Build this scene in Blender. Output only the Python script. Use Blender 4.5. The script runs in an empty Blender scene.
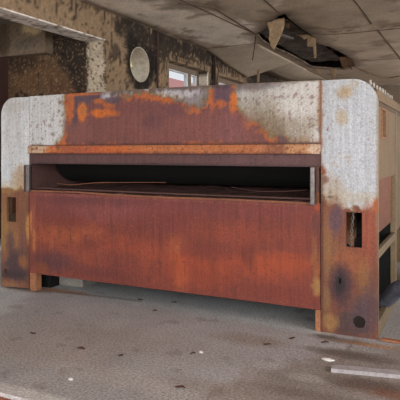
import bpy, bmesh, math, random
import numpy as np
from mathutils import Vector, Matrix, noise
random.seed(7)
C = bpy.context.scene.collection
# ------------------------------------------------------------------ survey helpers (photo pixel -> point on a known plane)
FL, EYE, CY = 561.0, 1.4, -4.34
SN, CS = 0.4336, 0.901
def ray(px, py):
    d = (px-200)/FL
    return (CS*d-SN, SN*d+CS, (152-py)/FL)
def F(px, py, Y=0.0):                    # on a plane parallel to the machine's front -> (x, z)
    d = ray(px, py); t = (Y-CY)/d[1]; return (t*d[0], EYE+t*d[2])
def S(px, py, X=-.617):                  # on a plane parallel to the machine's side -> (y, z)
    d = ray(px, py); t = X/d[0]; return (CY+t*d[1], EYE+t*d[2])
def G(px, py, z=0.0):                    # on a horizontal plane -> (x, y)
    d = ray(px, py); t = (z-EYE)/d[2]; return (t*d[0], CY+t*d[1])
def lin(c):
    return tuple(((v/255)/12.92 if v/255 <= .04045 else ((v/255+.055)/1.055)**2.4) for v in c)

# ------------------------------------------------------------------ materials
def new_mat(name):
    m = bpy.data.materials.new(name); m.use_nodes = True
    nt = m.node_tree; b = nt.nodes['Principled BSDF']
    return m, nt, b
def worn(name, col=None, attr=False, rough=.75, metal=0, fine=70, amt=.35, bump=.25, speck=None, speck_amt=.5, streak=0, big=3, bigamt=.15):
    """weathered surface: base colour (flat or the surface's own pigment attribute) broken by grain, blotches, pits"""
    m, nt, b = new_mat(name); N = nt.nodes; L = nt.links
    tc = N.new('ShaderNodeTexCoord')
    if attr:
        a = N.new('ShaderNodeAttribute'); a.attribute_name = 'pigment'; src = a.outputs['Color']
    else:
        r = N.new('ShaderNodeRGB'); r.outputs[0].default_value = (*lin(col), 1); src = r.outputs[0]
    def noise_n(scale, detail=5, sx=1, sz=1):
        mp = N.new('ShaderNodeMapping'); mp.inputs['Scale'].default_value = (sx, sx, sz)
        L.new(tc.outputs['Object'], mp.inputs['Vector'])
        n = N.new('ShaderNodeTexNoise'); n.inputs['Scale'].default_value = scale; n.inputs['Detail'].default_value = detail
        n.inputs['Roughness'].default_value = .65
        L.new(mp.outputs[0], n.inputs['Vector']); return n.outputs['Fac']
    def mult(src, fac, lo, hi, a=.3, c=.7):
        mr = N.new('ShaderNodeMapRange'); mr.inputs[1].default_value = a; mr.inputs[2].default_value = c
        mr.inputs[3].default_value = lo; mr.inputs[4].default_value = hi; L.new(fac, mr.inputs[0])
        mx = N.new('ShaderNodeMix'); mx.data_type = 'RGBA'; mx.blend_type = 'MULTIPLY'; mx.inputs['Factor'].default_value = 1
        L.new(src, mx.inputs['A']); cc = N.new('ShaderNodeCombineColor')
        for k in range(3): L.new(mr.outputs[0], cc.inputs[k])
        L.new(cc.outputs[0], mx.inputs['B']); return mx.outputs['Result']
    nf = noise_n(fine); nb = noise_n(big, 6)
    src = mult(src, nf, 1-amt, 1+amt)
    src = mult(src, nb, 1-bigamt, 1+bigamt)
    if streak:
        src = mult(src, noise_n(1, 6, 38, 2.2), 1-streak, 1+streak*.6)
    if speck:
        ns = noise_n(fine*1.3, 2)
        mr = N.new('ShaderNodeMapRange'); mr.inputs[1].default_value = .64; mr.inputs[2].default_value = .74
        mr.inputs[4].default_value = speck_amt
        L.new(ns, mr.inputs[0])
        mx = N.new('ShaderNodeMix'); mx.data_type = 'RGBA'; L.new(mr.outputs[0], mx.inputs['Factor'])
        L.new(src, mx.inputs['A']); mx.inputs['B'].default_value = (*lin(speck), 1); src = mx.outputs['Result']
    L.new(src, b.inputs['Base Color'])
    b.inputs['Roughness'].default_value = rough; b.inputs['Metallic'].default_value = metal
    b.inputs['Specular IOR Level'].default_value = .3
    if bump:
        bp = N.new('ShaderNodeBump'); bp.inputs['Strength'].default_value = bump; bp.inputs['Distance'].default_value = .01
        L.new(nf, bp.inputs['Height']); L.new(bp.outputs[0], b.inputs['Normal'])
    return m
M = dict(
    front=worn('weathered_painted_steel', attr=True, rough=.62, fine=105, amt=.3, bump=.3, speck=(64, 44, 38), speck_amt=.22, streak=.2, bigamt=.08),
    wall=worn('stained_plaster', attr=True, rough=.9, fine=22, amt=.22, bump=.5, speck=(60, 46, 36), speck_amt=.5, streak=.06),
    floor=worn('worn_concrete', attr=True, rough=.85, fine=60, amt=.5, bump=.5, speck=(200, 196, 190), speck_amt=.45, big=2.2, bigamt=.12),
    ceil=worn('old_ceiling_board', attr=True, rough=.9, fine=30, amt=.22, bump=.4, bigamt=.2, big=1.8, speck=(100, 78, 60), speck_amt=.35),
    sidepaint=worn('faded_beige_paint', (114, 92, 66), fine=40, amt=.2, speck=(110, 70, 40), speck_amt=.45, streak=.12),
    post=worn('dirty_grey_green_paint', (114, 98, 74), fine=40, amt=.22, speck=(100, 66, 40), speck_amt=.5),
    rust=worn('brown_rust', (112, 70, 50), fine=45, amt=.35, bump=.4, bigamt=.25),
    rustorange=worn('orange_rust', (136, 90, 62), fine=40, amt=.35, bump=.5, bigamt=.3),
    rustdark=worn('dark_rust', (70, 47, 42), fine=60, amt=.35, bump=.5, bigamt=.2),
    black=worn('shade_black', (8, 7, 6), fine=30, amt=.3, bump=.3),  # shade inside and under the machine, put into a flat black
    steel=worn('dull_steel', (104, 98, 96), rough=.42, metal=.6, fine=50, amt=.3, bump=.2, speck=(90, 60, 46), speck_amt=.6),
    link=worn('chain_steel', (150, 140, 130), rough=.4, metal=.5, fine=80, amt=.25),
    hose=worn('black_rubber', (66, 66, 74), rough=.5, fine=60, amt=.15, bump=.1),
    wood=worn('grey_weathered_wood', (142, 136, 136), fine=30, amt=.22, bump=.5, speck=(150, 100, 70), speck_amt=.4),
    leaf=worn('dry_brown_leaf', (74, 48, 38), fine=60, amt=.3),
    stone=worn('pale_mortar', (198, 194, 188), fine=60, amt=.15, bump=.5),
    concrete=worn('grey_concrete', (122, 116, 108), fine=40, amt=.25, bump=.5, bigamt=.2),
    brick=worn('brick_red_ground', (150, 90, 66), fine=40, amt=.35, bump=.5, bigamt=.3),
    flap=worn('torn_ceiling_paper', (158, 132, 102), fine=25, amt=.2, bump=.3, bigamt=.25, big=6),
    flapdark=worn('scorched_ceiling_paper', (96, 70, 50), fine=25, amt=.4, bump=.3, bigamt=.3, big=6),
    sheet=worn('sagging_ceiling_sheet', (172, 156, 136), fine=18, amt=.14, bump=.3, bigamt=.15),
    char=worn('charred_wood', (52, 44, 40), fine=25, amt=.5, bump=.6, bigamt=.5, big=5),
    seam=worn('grimy_joint', (104, 86, 70), fine=20, amt=.3),
    frame=worn('white_window_paint', (205, 205, 205), fine=40, amt=.12, bump=.2),
    greyframe=worn('grey_window_post', (120, 104, 88), fine=40, amt=.15, bump=.2),
    roof=worn('red_brown_roofing', (120, 76, 74), fine=6, amt=.15, bigamt=.1),
    render_=worn('cream_render', (190, 178, 150), fine=6, amt=.1),
    earth=worn('outdoor_ground', (120, 110, 92), fine=3, amt=.2),
    green=worn('green_leaves', (92, 110, 44), fine=12, amt=.4, bump=0),
    autumn=worn('yellowing_leaves', (170, 150, 90), fine=12, amt=.4, bump=0),
    bark=worn('bark', (80, 62, 50), fine=20, amt=.3),
    knob=worn('white_porcelain', (150, 142, 130), rough=.3, fine=30, amt=.05, bump=0),
)
def glass_mat():
    m, nt, b = new_mat('dusty_window_glass'); N = nt.nodes; L = nt.links
    t = N.new('ShaderNodeBsdfTransparent'); g = N.new('ShaderNodeBsdfGlossy'); g.inputs['Roughness'].default_value = .05
    t.inputs[0].default_value = (.93, .94, .95, 1)
    mx = N.new('ShaderNodeMixShader'); mx.inputs[0].default_value = .07
    L.new(t.outputs[0], mx.inputs[1]); L.new(g.outputs[0], mx.inputs[2]); L.new(mx.outputs[0], N['Material Output'].inputs[0]); return m
M['glass'] = glass_mat()

# ------------------------------------------------------------------ object helpers
def tag(o, label=None, cat=None, group=None, kind=None):
    for k, v in (('label', label), ('category', cat), ('group', group), ('kind', kind)):
        if v: o[k] = v
    return o
def obj(name, bm, mat, parent=None, smooth=False, solid=0, offset=-1, recentre=True):
    """bm is in world metres; one mesh object; a child's mesh is moved into its parent's space"""
    off = Vector((0, 0, 0))
    if parent is not None:
        p = parent
        while p is not None: off += p.location; p = p.parent
    elif recentre and len(bm.verts):
        xs = [v.co for v in bm.verts]
        lo = Vector([min(c[i] for c in xs) for i in range(3)]); hi = Vector([max(c[i] for c in xs) for i in range(3)])
        off = Vector(((lo.x+hi.x)/2, (lo.y+hi.y)/2, lo.z))
    for v in bm.verts: v.co -= off
    me = bpy.data.meshes.new(name); bm.to_mesh(me); bm.free()
    if mat: me.materials.append(mat)
    if smooth:
        for p in me.polygons: p.use_smooth = True
    o = bpy.data.objects.new(name, me); C.objects.link(o)
    if parent is not None: o.parent = parent
    else: o.location = off
    if solid:
        s = o.modifiers.new('thickness', 'SOLIDIFY'); s.thickness = solid; s.offset = offset; s.use_even_offset = True
    return o
def empty(name, loc, label, cat, group=None):
    o = bpy.data.objects.new(name, None); C.objects.link(o); o.location = loc; o.empty_display_size = .1
    return tag(o, label, cat, group)
def struct(name, *a, **k):
    o = obj(name, *a, **k)
    if o.parent is None: o['kind'] = 'structure'
    return o
def box(bm, x0, x1, y0, y1, z0, z1, bev=0):
    r = bmesh.ops.create_cube(bm, size=1)
    for v in r['verts']:
        v.co = Vector((x0+(v.co.x+.5)*(x1-x0), y0+(v.co.y+.5)*(y1-y0), z0+(v.co.z+.5)*(z1-z0)))
    if bev:
        ed = list({e for v in r['verts'] for e in v.link_edges})
        bmesh.ops.bevel(bm, geom=ed, offset=bev, segments=2, affect='EDGES', profile=.5)
    return bm
def boxb(*a, **k): return box(bmesh.new(), *a, **k)
def tube(bm, pts, r, seg=12, cap=True, radii=None):
    pts = [Vector(p) for p in pts]; rings = []
    up = Vector((0, 0, 1))
    for i, p in enumerate(pts):
        d = (pts[min(i+1, len(pts)-1)]-pts[max(i-1, 0)]).normalized()
        a = d.cross(up)
        if a.length < .05: a = d.cross(Vector((0, 1, 0)))
        a.normalize(); b = d.cross(a).normalized(); rr = radii[i] if radii else r
        rings.append([bm.verts.new(p+a*math.cos(2*math.pi*k/seg)*rr+b*math.sin(2*math.pi*k/seg)*rr) for k in range(seg)])
    for i in range(len(rings)-1):
        for k in range(seg):
            bm.faces.new((rings[i][k], rings[i][(k+1) % seg], rings[i+1][(k+1) % seg], rings[i+1][k]))
    if cap:
        bm.faces.new(rings[0][::-1]); bm.faces.new(rings[-1])
    return bm
def bez(pts, n=10):
    """Catmull-Rom through the points"""
    P = [Vector(p) for p in pts]; P = [2*P[0]-P[1]]+P+[2*P[-1]-P[-2]]; out = []
    for i in range(1, len(P)-2):
        for k in range(n):
            t = k/n; a, b, c, d = P[i-1], P[i], P[i+1], P[i+2]
            out.append(.5*((2*b)+(c-a)*t+(2*a-5*b+4*c-d)*t*t+(3*b-a-3*c+d)*t**3))
    out.append(P[-2]); return out
def sheet2d(outline, holes=(), step=.013, us=None, vs=None):
    """flat polygon with holes, cut into a fine lattice so that its pigment can vary over it"""
    bm = bmesh.new()
    for loop in [outline, *holes]:
        vv = [bm.verts.new((u, v, 0)) for u, v in loop]
        for i in range(len(vv)): bm.edges.new((vv[i], vv[(i+1) % len(vv)]))
    bmesh.ops.triangle_fill(bm, use_beauty=True, use_dissolve=False, edges=bm.edges[:])
    u0, u1 = min(p[0] for p in outline), max(p[0] for p in outline)
    v0, v1 = min(p[1] for p in outline), max(p[1] for p in outline)
    if us is None: us = np.arange(u0+step, u1-step*.3, step)
    if vs is None: vs = np.arange(v0+step, v1-step*.3, step)
    for vals, no in ((vs, (0, 1, 0)), (us, (1, 0, 0))):
        for x in vals:
            bmesh.ops.bisect_plane(bm, geom=bm.verts[:]+bm.edges[:]+bm.faces[:], dist=1e-5, plane_co=Vector(no)*float(x), plane_no=no)
    bmesh.ops.recalc_face_normals(bm, faces=bm.faces[:])
    if bm.faces[:] and sum(f.normal.z for f in bm.faces) < 0: bmesh.ops.reverse_faces(bm, faces=bm.faces[:])
    return bm
def circle(cu, cv, ru, rv=None, n=32, wob=0):
    rv = rv or ru
    return [(cu+ru*(1+wob*random.uniform(-1, 1))*math.cos(2*math.pi*k/n), cv+rv*(1+wob*random.uniform(-1, 1))*math.sin(2*math.pi*k/n)) for k in range(n)]
def rect(u0, u1, v0, v1): return [(u0, v0), (u1, v0), (u1, v1), (u0, v1)]

class Paint:
    """pigment of a surface: paint, rust, stains and some painted light and shade, laid down patch by patch, edges broken by noise (surface metres)"""
    def __init__(s, bm, base, seed=0, k=1.0):
        s.bm = bm; bm.verts.ensure_lookup_table()
        s.P = np.array([(v.co.x, v.co.y) for v in bm.verts]); n = len(s.P)
        s.col = np.tile(np.array(base, float), (n, 1))
        fr = lambda p, o: noise.fractal(p, 1.0, 2.0, o)
        s.n1 = np.array([fr(Vector((u*5/k, v*5/k, seed)), 4) for u, v in s.P])
        s.n2 = np.array([fr(Vector((u*22/k, v*22/k, seed+9)), 3) for u, v in s.P])
        s.n4 = np.array([fr(Vector((u*75/k, v*60/k, seed+2)), 2) for u, v in s.P])
        s.n3 = np.array([fr(Vector((u*26/k, v*2.2/k, seed+4)), 4) for u, v in s.P])
    def mix(s, a, c):
        a = np.clip(a, 0, 1)[:, None]; s.col = s.col*(1-a)+np.array(c, float)*a
    def nz(s, w=(.6, .4, 0)): return w[0]*s.n1+w[1]*s.n2+w[2]*s.n3
    def blob(s, cu, cv, ru, rv, c, amt=1, edge=.5, amp=.5, w=(.6, .4, 0)):
        d = np.sqrt(((s.P[:, 0]-cu)/ru)**2+((s.P[:, 1]-cv)/rv)**2)+amp*s.nz(w)
        s.mix(amt*np.clip((1-d)/edge+.5, 0, 1), c)
    def sd(s, poly):
        P = s.P; q = np.array(poly); d = np.full(len(P), 1e9); ins = np.zeros(len(P), bool)
        for i in range(len(q)):
            a, b = q[i], q[(i+1) % len(q)]; ab = b-a
            t = np.clip(((P-a)@ab)/max(ab@ab, 1e-12), 0, 1)
            d = np.minimum(d, np.linalg.norm(P-a-t[:, None]*ab, axis=1))
            cond = (a[1] > P[:, 1]) != (b[1] > P[:, 1])
            with np.errstate(divide='ignore', invalid='ignore'):
                xx = (b[0]-a[0])*(P[:, 1]-a[1])/(b[1]-a[1])+a[0]
            ins ^= cond & (P[:, 0] < xx)
        return np.where(ins, d, -d)
    def poly(s, poly, c, soft=.02, amp=.04, amt=1, w=(.6, .4, 0), rim=None, rimw=.06, outer=None, outw=.06):
        d = s.sd(poly)+amp*s.nz(w)
        if outer is not None: s.mix(.75*np.clip(1+d/outw, 0, 1)*(d < soft), outer)
        s.mix(amt*np.clip(d/soft+.5, 0, 1), c)
        if rim is not None:
            s.mix(.9*np.clip(d/soft+.5, 0, 1)*np.clip((rimw*(1+1.2*s.n1)-d)/(rimw*.5), 0, 1), rim)
    def speck(s, c, thr, amt=.6, which='n4', mask=None):
        a = np.clip((getattr(s, which)-thr)/.15, 0, 1)*amt
        s.mix(a if mask is None else a*mask, c)
    def store(s, k=1.0):
        if k != 1: s.col = 160*(np.clip(s.col, 0, 255)/160)**1.2; s.col = s.col*.86+s.col.mean(axis=1, keepdims=True)*.14
        s.col = s.col*k
        lay = s.bm.verts.layers.float_color.new('pigment')
        c = np.clip(s.col, 0, 255)/255
        l = np.where(c <= .04045, c/12.92, ((c+.055)/1.055)**2.4)
        for v, k in zip(s.bm.verts, l): v[lay] = (k[0], k[1], k[2], 1)
def lay(bm, f):
    for v in bm.verts: v.co = Vector(f(v.co.x, v.co.y))
    bm.normal_update(); return bm
def front_facing(bm, no):
    bm.normal_update()
    if sum((f.normal.dot(Vector(no)) for f in bm.faces)) < 0: bmesh.ops.reverse_faces(bm, faces=bm.faces[:])
    return bm

# ================================================================== SETTING
W = -4.9; WT = .33; CZ = 3.5; LZ = 3.08; JY = 2.578
XR, YB, YF = 3.6, -8.0, 14.0
def lines(a, b, fine0, fine1, fine, coarse):
    out = []; x = a
    while x < b:
        x += fine if fine0 <= x < fine1 else coarse
        if x < b-.01: out.append(x)
    return out
# ---- floor: concrete slab; its edge shows bottom left, with brick-red ground just below it
bm = sheet2d([(-9, -1.90), (XR, -1.90), (XR, YF), (-9, YF)], us=lines(-9, XR, -5, .4, .03, .6), vs=lines(-1.90, YF, -1.90, 1.5, .03, .6))
p = Paint(bm, (145, 140, 139), 3)
g = lambda x, y: G(x, y)
p.poly([g(0, 318), g(38, 289), g(110, 299), g(330, 337), (-.9, 3), (-6, 3), (-6, .2)], (156, 156, 154), soft=.12, amp=.12)
p.poly([g(180, 410), g(250, 375), g(330, 352), g(420, 345), (.6, -1.6)], (122, 112, 106), soft=.15, amp=.2)
p.blob(*g(370, 385), .22, .1, (80, 66, 58), .85, .9)
p.blob(*g(350, 355), .3, .07, (84, 72, 66), .85, .9, .8); p.blob(*g(310, 395), .3, .06, (100, 88, 80), .7, .9)
p.blob(*g(292, 378), .16, .08, (112, 104, 98), .6, .6); p.blob(*g(305, 378), .12, .06, (150, 144, 138), .6, .4)
p.blob(*g(250, 340), .25, .12, (122, 108, 98), .6, .8)
p.blob(*g(60, 291), .35, .06, (140, 92, 66), .75, .8); p.blob(*g(25, 290), .25, .05, (110, 88, 74), .7, .8)
p.blob(*g(340, 340), .22, .05, (90, 76, 68), .7, .8); p.blob(*g(325, 336), .1, .04, (70, 60, 56), .6, .8)
p.blob(*g(370, 345), .2, .04, (150, 96, 58), .6, .8)
p.blob(*g(100, 335), .8, .25, (138, 128, 122), .6, 1.2); p.blob(*g(40, 350), .5, .2, (144, 132, 124), .6, 1.2)
p.blob(*g(150, 385), .6, .12, (160, 153, 148), .5, 1.0); p.blob(*g(230, 392), .4, .08, (132, 120, 110), .5, 1.0); p.blob(*g(392, 395), .15, .06, (104, 66, 48), .7, .9, .8)
p.poly([(-9, -1.95), (.5, -1.95), (.5, -1.80), (-9, -1.80)], (182, 178, 174), soft=.03, amp=.03, amt=.8)
p.poly([g(36, 290), g(70, 292), g(142, 300), g(142, 302), g(70, 294), g(36, 292)], (100, 88, 80), soft=.02, amp=.02, amt=.5)
p.poly([g(383, 308), g(365, 333), g(368, 333), g(386, 308)], (90, 80, 74), soft=.02, amp=.02, amt=.6)
p.poly([g(358, 335), g(337, 362), g(340, 362), g(362, 335)], (92, 80, 72), soft=.02, amp=.02, amt=.6)
p.speck((100, 88, 80), .5, .3, 'n1')
p.store()
lay(bm, lambda u, v: (u, v, 0)); struct('floor', front_facing(bm, (0, 0, 1)), M['floor'], solid=.06, recentre=False)
struct('trim_1', boxb(-9, XR, -3.0, -1.90, -.35, -.045), M['brick'], recentre=False)
struct('floor_front', boxb(-9, XR, YB, -3.0, -.35, -.045), M['concrete'], recentre=False)
bm = bmesh.new()
for i in range(14):
    x = -3.2+i*.21
    box(bm, x, x+.2, -1.95, -1.905, -.045, -.02, .006)
struct('trim_2', bm, M['brick'], recentre=False)

# ---- left wall with the big opening, the round hole and the windows
w1 = (S(169, 60, W)[0], S(207, 70, W)[0]); w2 = (S(219, 76, W)[0], S(246, 84, W)[0])
wy = lambda px, py: S(px, py, W)
hy, hz = 3.56, 2.84
wout = [(YB, 0), (-1.9, 0), (-1.9, LZ), (JY+.03, LZ), (JY+.03, 0), (YF, 0), (YF, CZ+.035), (YB, CZ+.035)]
bm = sheet2d(wout, [circle(hy, hz, .30, .29), rect(*w1, 1.2, LZ-.01), rect(*w2, 1.2, LZ-.01)],
             us=lines(YB, YF, -.5, 11, .045, .4), vs=lines(0, CZ, 2.2, 3.5, .045, .3))
p = Paint(bm, (148, 126, 100), 11)
p.poly([wy(107, 15), wy(130, 26), wy(200, 60), wy(240, 78), (YF, 3.55), (YF, 3.6), (0.5, 3.6)], (78, 62, 48), soft=.12, amp=.34, w=(.3, .5, .7), amt=.7)
p.poly([(3.0, 3.6), (3.1, 3.2), (3.6, 3.12), (4.1, 2.75), (4.5, 3.12), (8, 3.22), (9, 3.2), (9, 3.6)], (50, 41, 33), soft=.08, amp=.3, w=(.2, .6, .8), amt=.75)
p.blob(hy+.03, hz+.02, .42, .40, (52, 42, 33), .9, .4, .7)
p.poly(circle(hy+.02, hz, .37, .36), (36, 29, 24), soft=.05, amp=.22, w=(.5, .6, .2), amt=.9)
p.blob(hy-.25, hz+.3, .2, .16, (38, 31, 26), .8, .6, .8); p.blob(hy+.36, hz+.05, .1, .3, (36, 29, 24), .8, .6, .8)
p.blob(hy+.1, hz-.36, .2, .12, (40, 33, 27), .7, .6, .8)
p.blob(2.95, 3.32, .14, .12, (50, 42, 34), .8, .6, .8); p.blob(2.85, 2.95, .1, .12, (64, 54, 44), .6, .6, .9)
p.blob(-.5, 3.35, 1.5, .16, (146, 128, 104), .4, 1); 
p.blob(6.5, 2.85, .16, .3, (26, 22, 19), 1, .5, .6); p.blob(6.5, 3.25, .1, .35, (44, 36, 30), .8, .5, .6)
p.poly([(8.5, 0), (YF, 0), (YF, 3.6), (8.5, 3.6)], (50, 41, 34), soft=.5, amp=.5, amt=.85)  # far stretch painted dark: stains plus the shadow lying on it
p.blob(9.6, 2.9, .5, .3, (96, 80, 64), .6, .5, .9); p.blob(11.5, 3.0, .6, .3, (84, 70, 56), .6, .5, .9)
p.poly(rect(w1[1]-.02, w1[1]+.07, 1, 3.07), (206, 196, 180), soft=.03, amp=.05)  # sunlight on the far window reveal, painted as a pale strip
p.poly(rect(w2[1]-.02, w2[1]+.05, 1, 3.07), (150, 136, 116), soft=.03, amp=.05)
p.speck((62, 50, 40), .33, .7); p.speck((160, 146, 124), .5, .4, 'n1'); p.speck((58, 46, 38), .4, .6, 'n3'); p.speck((60, 48, 38), .5, .6, 'n2'); p.speck((150, 130, 106), .42, .5, 'n2'); p.col = p.col*.85+p.col.mean(axis=1, keepdims=True)*.15
p.col = 150*(np.clip(p.col, 0, 255)/150)**1.32
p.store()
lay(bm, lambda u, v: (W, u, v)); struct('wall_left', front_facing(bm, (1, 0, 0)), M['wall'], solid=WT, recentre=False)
bm = bmesh.new(); ra = []
for x in (W+.004, W-WT*.5, W-WT-.002):
    ra.append([[bm.verts.new((x, hy+(.298*q)*math.cos(2*math.pi*k/40), hz+(.288*q)*math.sin(2*math.pi*k/40))) for k in range(40)] for q in (1, .955)])
for i in range(2):
    for k in range(40):
        k2 = (k+1) % 40
        bm.faces.new((ra[i][1][k], ra[i][1][k2], ra[i+1][1][k2], ra[i+1][1][k])); bm.faces.new((ra[i][0][k2], ra[i][0][k], ra[i+1][0][k], ra[i+1][0][k2]))
for i in (0, 2):
    for k in range(40): bm.faces.new((ra[i][0][k], ra[i][0][(k+1) % 40], ra[i][1][(k+1) % 40], ra[i][1][k]))
bmesh.ops.recalc_face_normals(bm, faces=bm.faces[:])
struct('trim_hole_sleeve', bm, worn('limewashed_sleeve', (184, 174, 156), fine=30, amt=.2, bump=.3, speck=(120, 104, 84), speck_amt=.6, bigamt=.25, big=8), recentre=False)
# pale chipped soffit board under the lintel
bm = sheet2d([(-1.9, W-WT), (JY, W-WT), (JY, W+.004), (-1.9, W+.004)], us=lines(-1.9, JY, -.5, 3, .04, .3), vs=lines(W-WT, W, W-WT, W, .04, .1))
p = Paint(bm, (222, 212, 202), 17); p.speck((70, 58, 48), .25, .9); p.speck((120, 104, 88), .2, .6, 'n1'); p.store()
lay(bm, lambda u, v: (v, u, LZ-.02)); struct('trim_3', front_facing(bm, (0, 0, -1)), M['wall'], solid=.019, recentre=False)
# stained wall of the annex beyond the opening: its near strip is the pale jamb
XA = F(8, 60, JY)[0]
bm = sheet2d([(XA, 0), (W, 0), (W, LZ-.021), (W-WT-.01, LZ-.021), (W-WT-.01, 3.45), (XA, 3.45)], us=lines(XA, W, XA, W, .022, .1), vs=lines(0, 3.45, 2.1, 3.5, .022, .3))
p = Paint(bm, (92, 74, 56), 23)
f = lambda x, y: F(x, y, JY)
p.blob(*f(35, 78), .5, .3, (112, 86, 62), .7, .8, .8); p.blob(*f(60, 90), .3, .2, (104, 78, 58), .7, .8, .8)
p.blob(*f(20, 62), .3, .15, (58, 46, 37), .7, .8, .8)
p.poly([f(52, 28), f(90, 28), f(86, 98), f(74, 98), f(66, 70), f(52, 52)], (52, 43, 36), soft=.1, amp=.25, amt=.85)
p.speck((150, 128, 102), .3, .7); p.speck((140, 118, 94), .4, .5, 'n2'); p.speck((44, 36, 30), .35, .7, 'n1'); p.speck((44, 36, 30), .45, .5, 'n3')
p.poly([f(88, 30), f(104.5, 30), f(104.5, 110), f(87, 110)], (176, 164, 146), soft=.03, amp=.1, w=(.5, .6, 0))
p.col = 150*(np.clip(p.col, 0, 255)/150)**1.2
a = (p.P[:, 0] > f(87, 60)[0])*1.0
p.speck((88, 74, 60), .28, .9, 'n2', a)
p.store()
lay(bm, lambda u, v: (u, JY, v)); struct('wall_annex', front_facing(bm, (0, -1, 0)), M['wall'], solid=.029, recentre=False)
# pier closing the annex on the left, concrete beam stub high on its wall, annex ceiling
struct('wall_annex_pier', boxb(XA-1.6, XA, JY-.22, JY+.03, 0, 3.45), M['rustdark'], recentre=False)
bx1, bz0 = F(45, 52.5, 2.40); 
bm = sheet2d(rect(XA-.9, bx1, bz0, 3.45), step=.03)
p = Paint(bm, (118, 102, 84), 31); f2 = lambda x, y: F(x, y, 2.40)
p.blob(*f2(32, 28), .22, .1, (190, 170, 130), .9, .5, .5); p.blob(*f2(24, 44), .25, .08, (92, 82, 72), .6, .8); p.blob(*f2(4, 40), .12, .3, (74, 60, 46), .8, .6)  # first blob paints the lit cream patch on the beam
p.speck((70, 58, 48), .4, .6); p.store()
lay(bm, lambda u, v: (u, 2.40, v)); struct('beam_annex', front_facing(bm, (0, -1, 0)), M['wall'], solid=JY-2.402, recentre=False)
struct('ceiling_annex', boxb(-9, W-WT, -1.9, JY, 3.45, 3.6), M['concrete'], recentre=False)
struct('wall_annex_left', boxb(-9.1, -9, -1.9, JY, 0, 3.6), M['concrete'], recentre=False)
# ---- far and right walls
struct('wall_far', boxb(W, XR, YF, YF+.3, 0, CZ), M['greyframe'], recentre=False)
bm = bmesh.new(); box(bm, XR, XR+.3, YB, YF+.3, 0, .8); box(bm, XR, XR+.3, YB, YF+.3, 3.2, CZ)
for ya, yb in ((YB, YB+.4), (-4.2, -3.8), (-.2, 6.2), (9.8, 10.2), (YF-.1, YF+.3)): box(bm, XR, XR+.3, ya, yb, .8, 3.2)  # unseen openings, laid out to let fill light in and spare the machine's side
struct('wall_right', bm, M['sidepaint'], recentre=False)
struct('ground_outside_right', boxb(XR+.31, 40, YB, 60, -.5, -.3), M['earth'], recentre=False)

# ---- ceiling with a ragged burnt hole
c = lambda x, y: G(x, y, CZ)
hole_px = [(258, 35), (263, 30), (268, 27), (272, 21), (279, 16), (285, 14), (289, 19), (296, 24), (305, 31), (313, 36), (318, 44), (330, 47), (340, 52), (350, 58), (353, 66), (342, 69), (328, 68.5), (312, 67), (300, 60), (286, 53), (272, 47), (262, 40)]
hole = [c(*q) for q in hole_px]
bm = sheet2d([(W, YB), (XR, YB), (XR, YF), (W, YF)], [hole], us=lines(W, XR, -4.9, 0, .09, .5), vs=lines(YB, YF, .5, 12, .09, .6))
p = Paint(bm, (180, 160, 139), 41, k=3)
p.poly([c(180, 0), c(236, 20), c(262, 32), c(250, 48), c(205, 42), c(120, 12), (-4.9, 1.0), (-4, 0)], (236, 224, 208), soft=.15, amp=.2, amt=.85)
p.blob(*c(300, 20), .5, 1.0, (158, 138, 116), .6, 1); p.blob(*c(250, 10), .4, .8, (184, 168, 148), .6, 1)
p.poly([c(238, 16), c(262, 30), c(256, 34), c(242, 27)], (232, 216, 204), soft=.06, amp=.12)
p.poly([c(276, 0), c(283, 0), c(276, 6), c(262, 4)], (210, 196, 180), soft=.05, amp=.2)
for yy in (2.2, 3.4, 5.35, 5.65, 6.8, 8.8):
    for k in range(60): p.blob(-2.4+k*.085+random.uniform(-.02, .02), yy+random.uniform(-.02, .02), .03, .03, random.choice([(222, 204, 180), (110, 84, 62)]), .8, .6, .2)
p.poly([c(170, -5), c(225, 8), c(225, 11), c(160, 10)], (116, 100, 84), soft=.12, amp=.2, amt=.6)
p.poly([q for q in hole], (60, 48, 40), soft=.05, amp=.15, amt=.8, outer=(84, 68, 54), outw=.3)
p.poly([(W, 2), (W+.12, 2), (W+.1, YF), (W, YF)], (80, 66, 54), soft=.1, amp=.12, amt=.7)
p.speck((112, 92, 74), .35, .5, 'n1'); p.speck((176, 160, 138), .45, .4)
p.store()
def cz(u, v):
    z = CZ-.012*noise.noise(Vector((u*.9, v*.6, 3)))
    if v < 5.5 and u > -2.6: z -= .05*max(0, 1-(5.5-v)/1.0)*min(1, (u+2.6)/.5)
    return z
lay(bm, lambda u, v: (u, v, cz(u, v))); struct('ceiling', front_facing(bm, (0, 0, -1)), M['ceil'], solid=.03, recentre=False)
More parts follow.
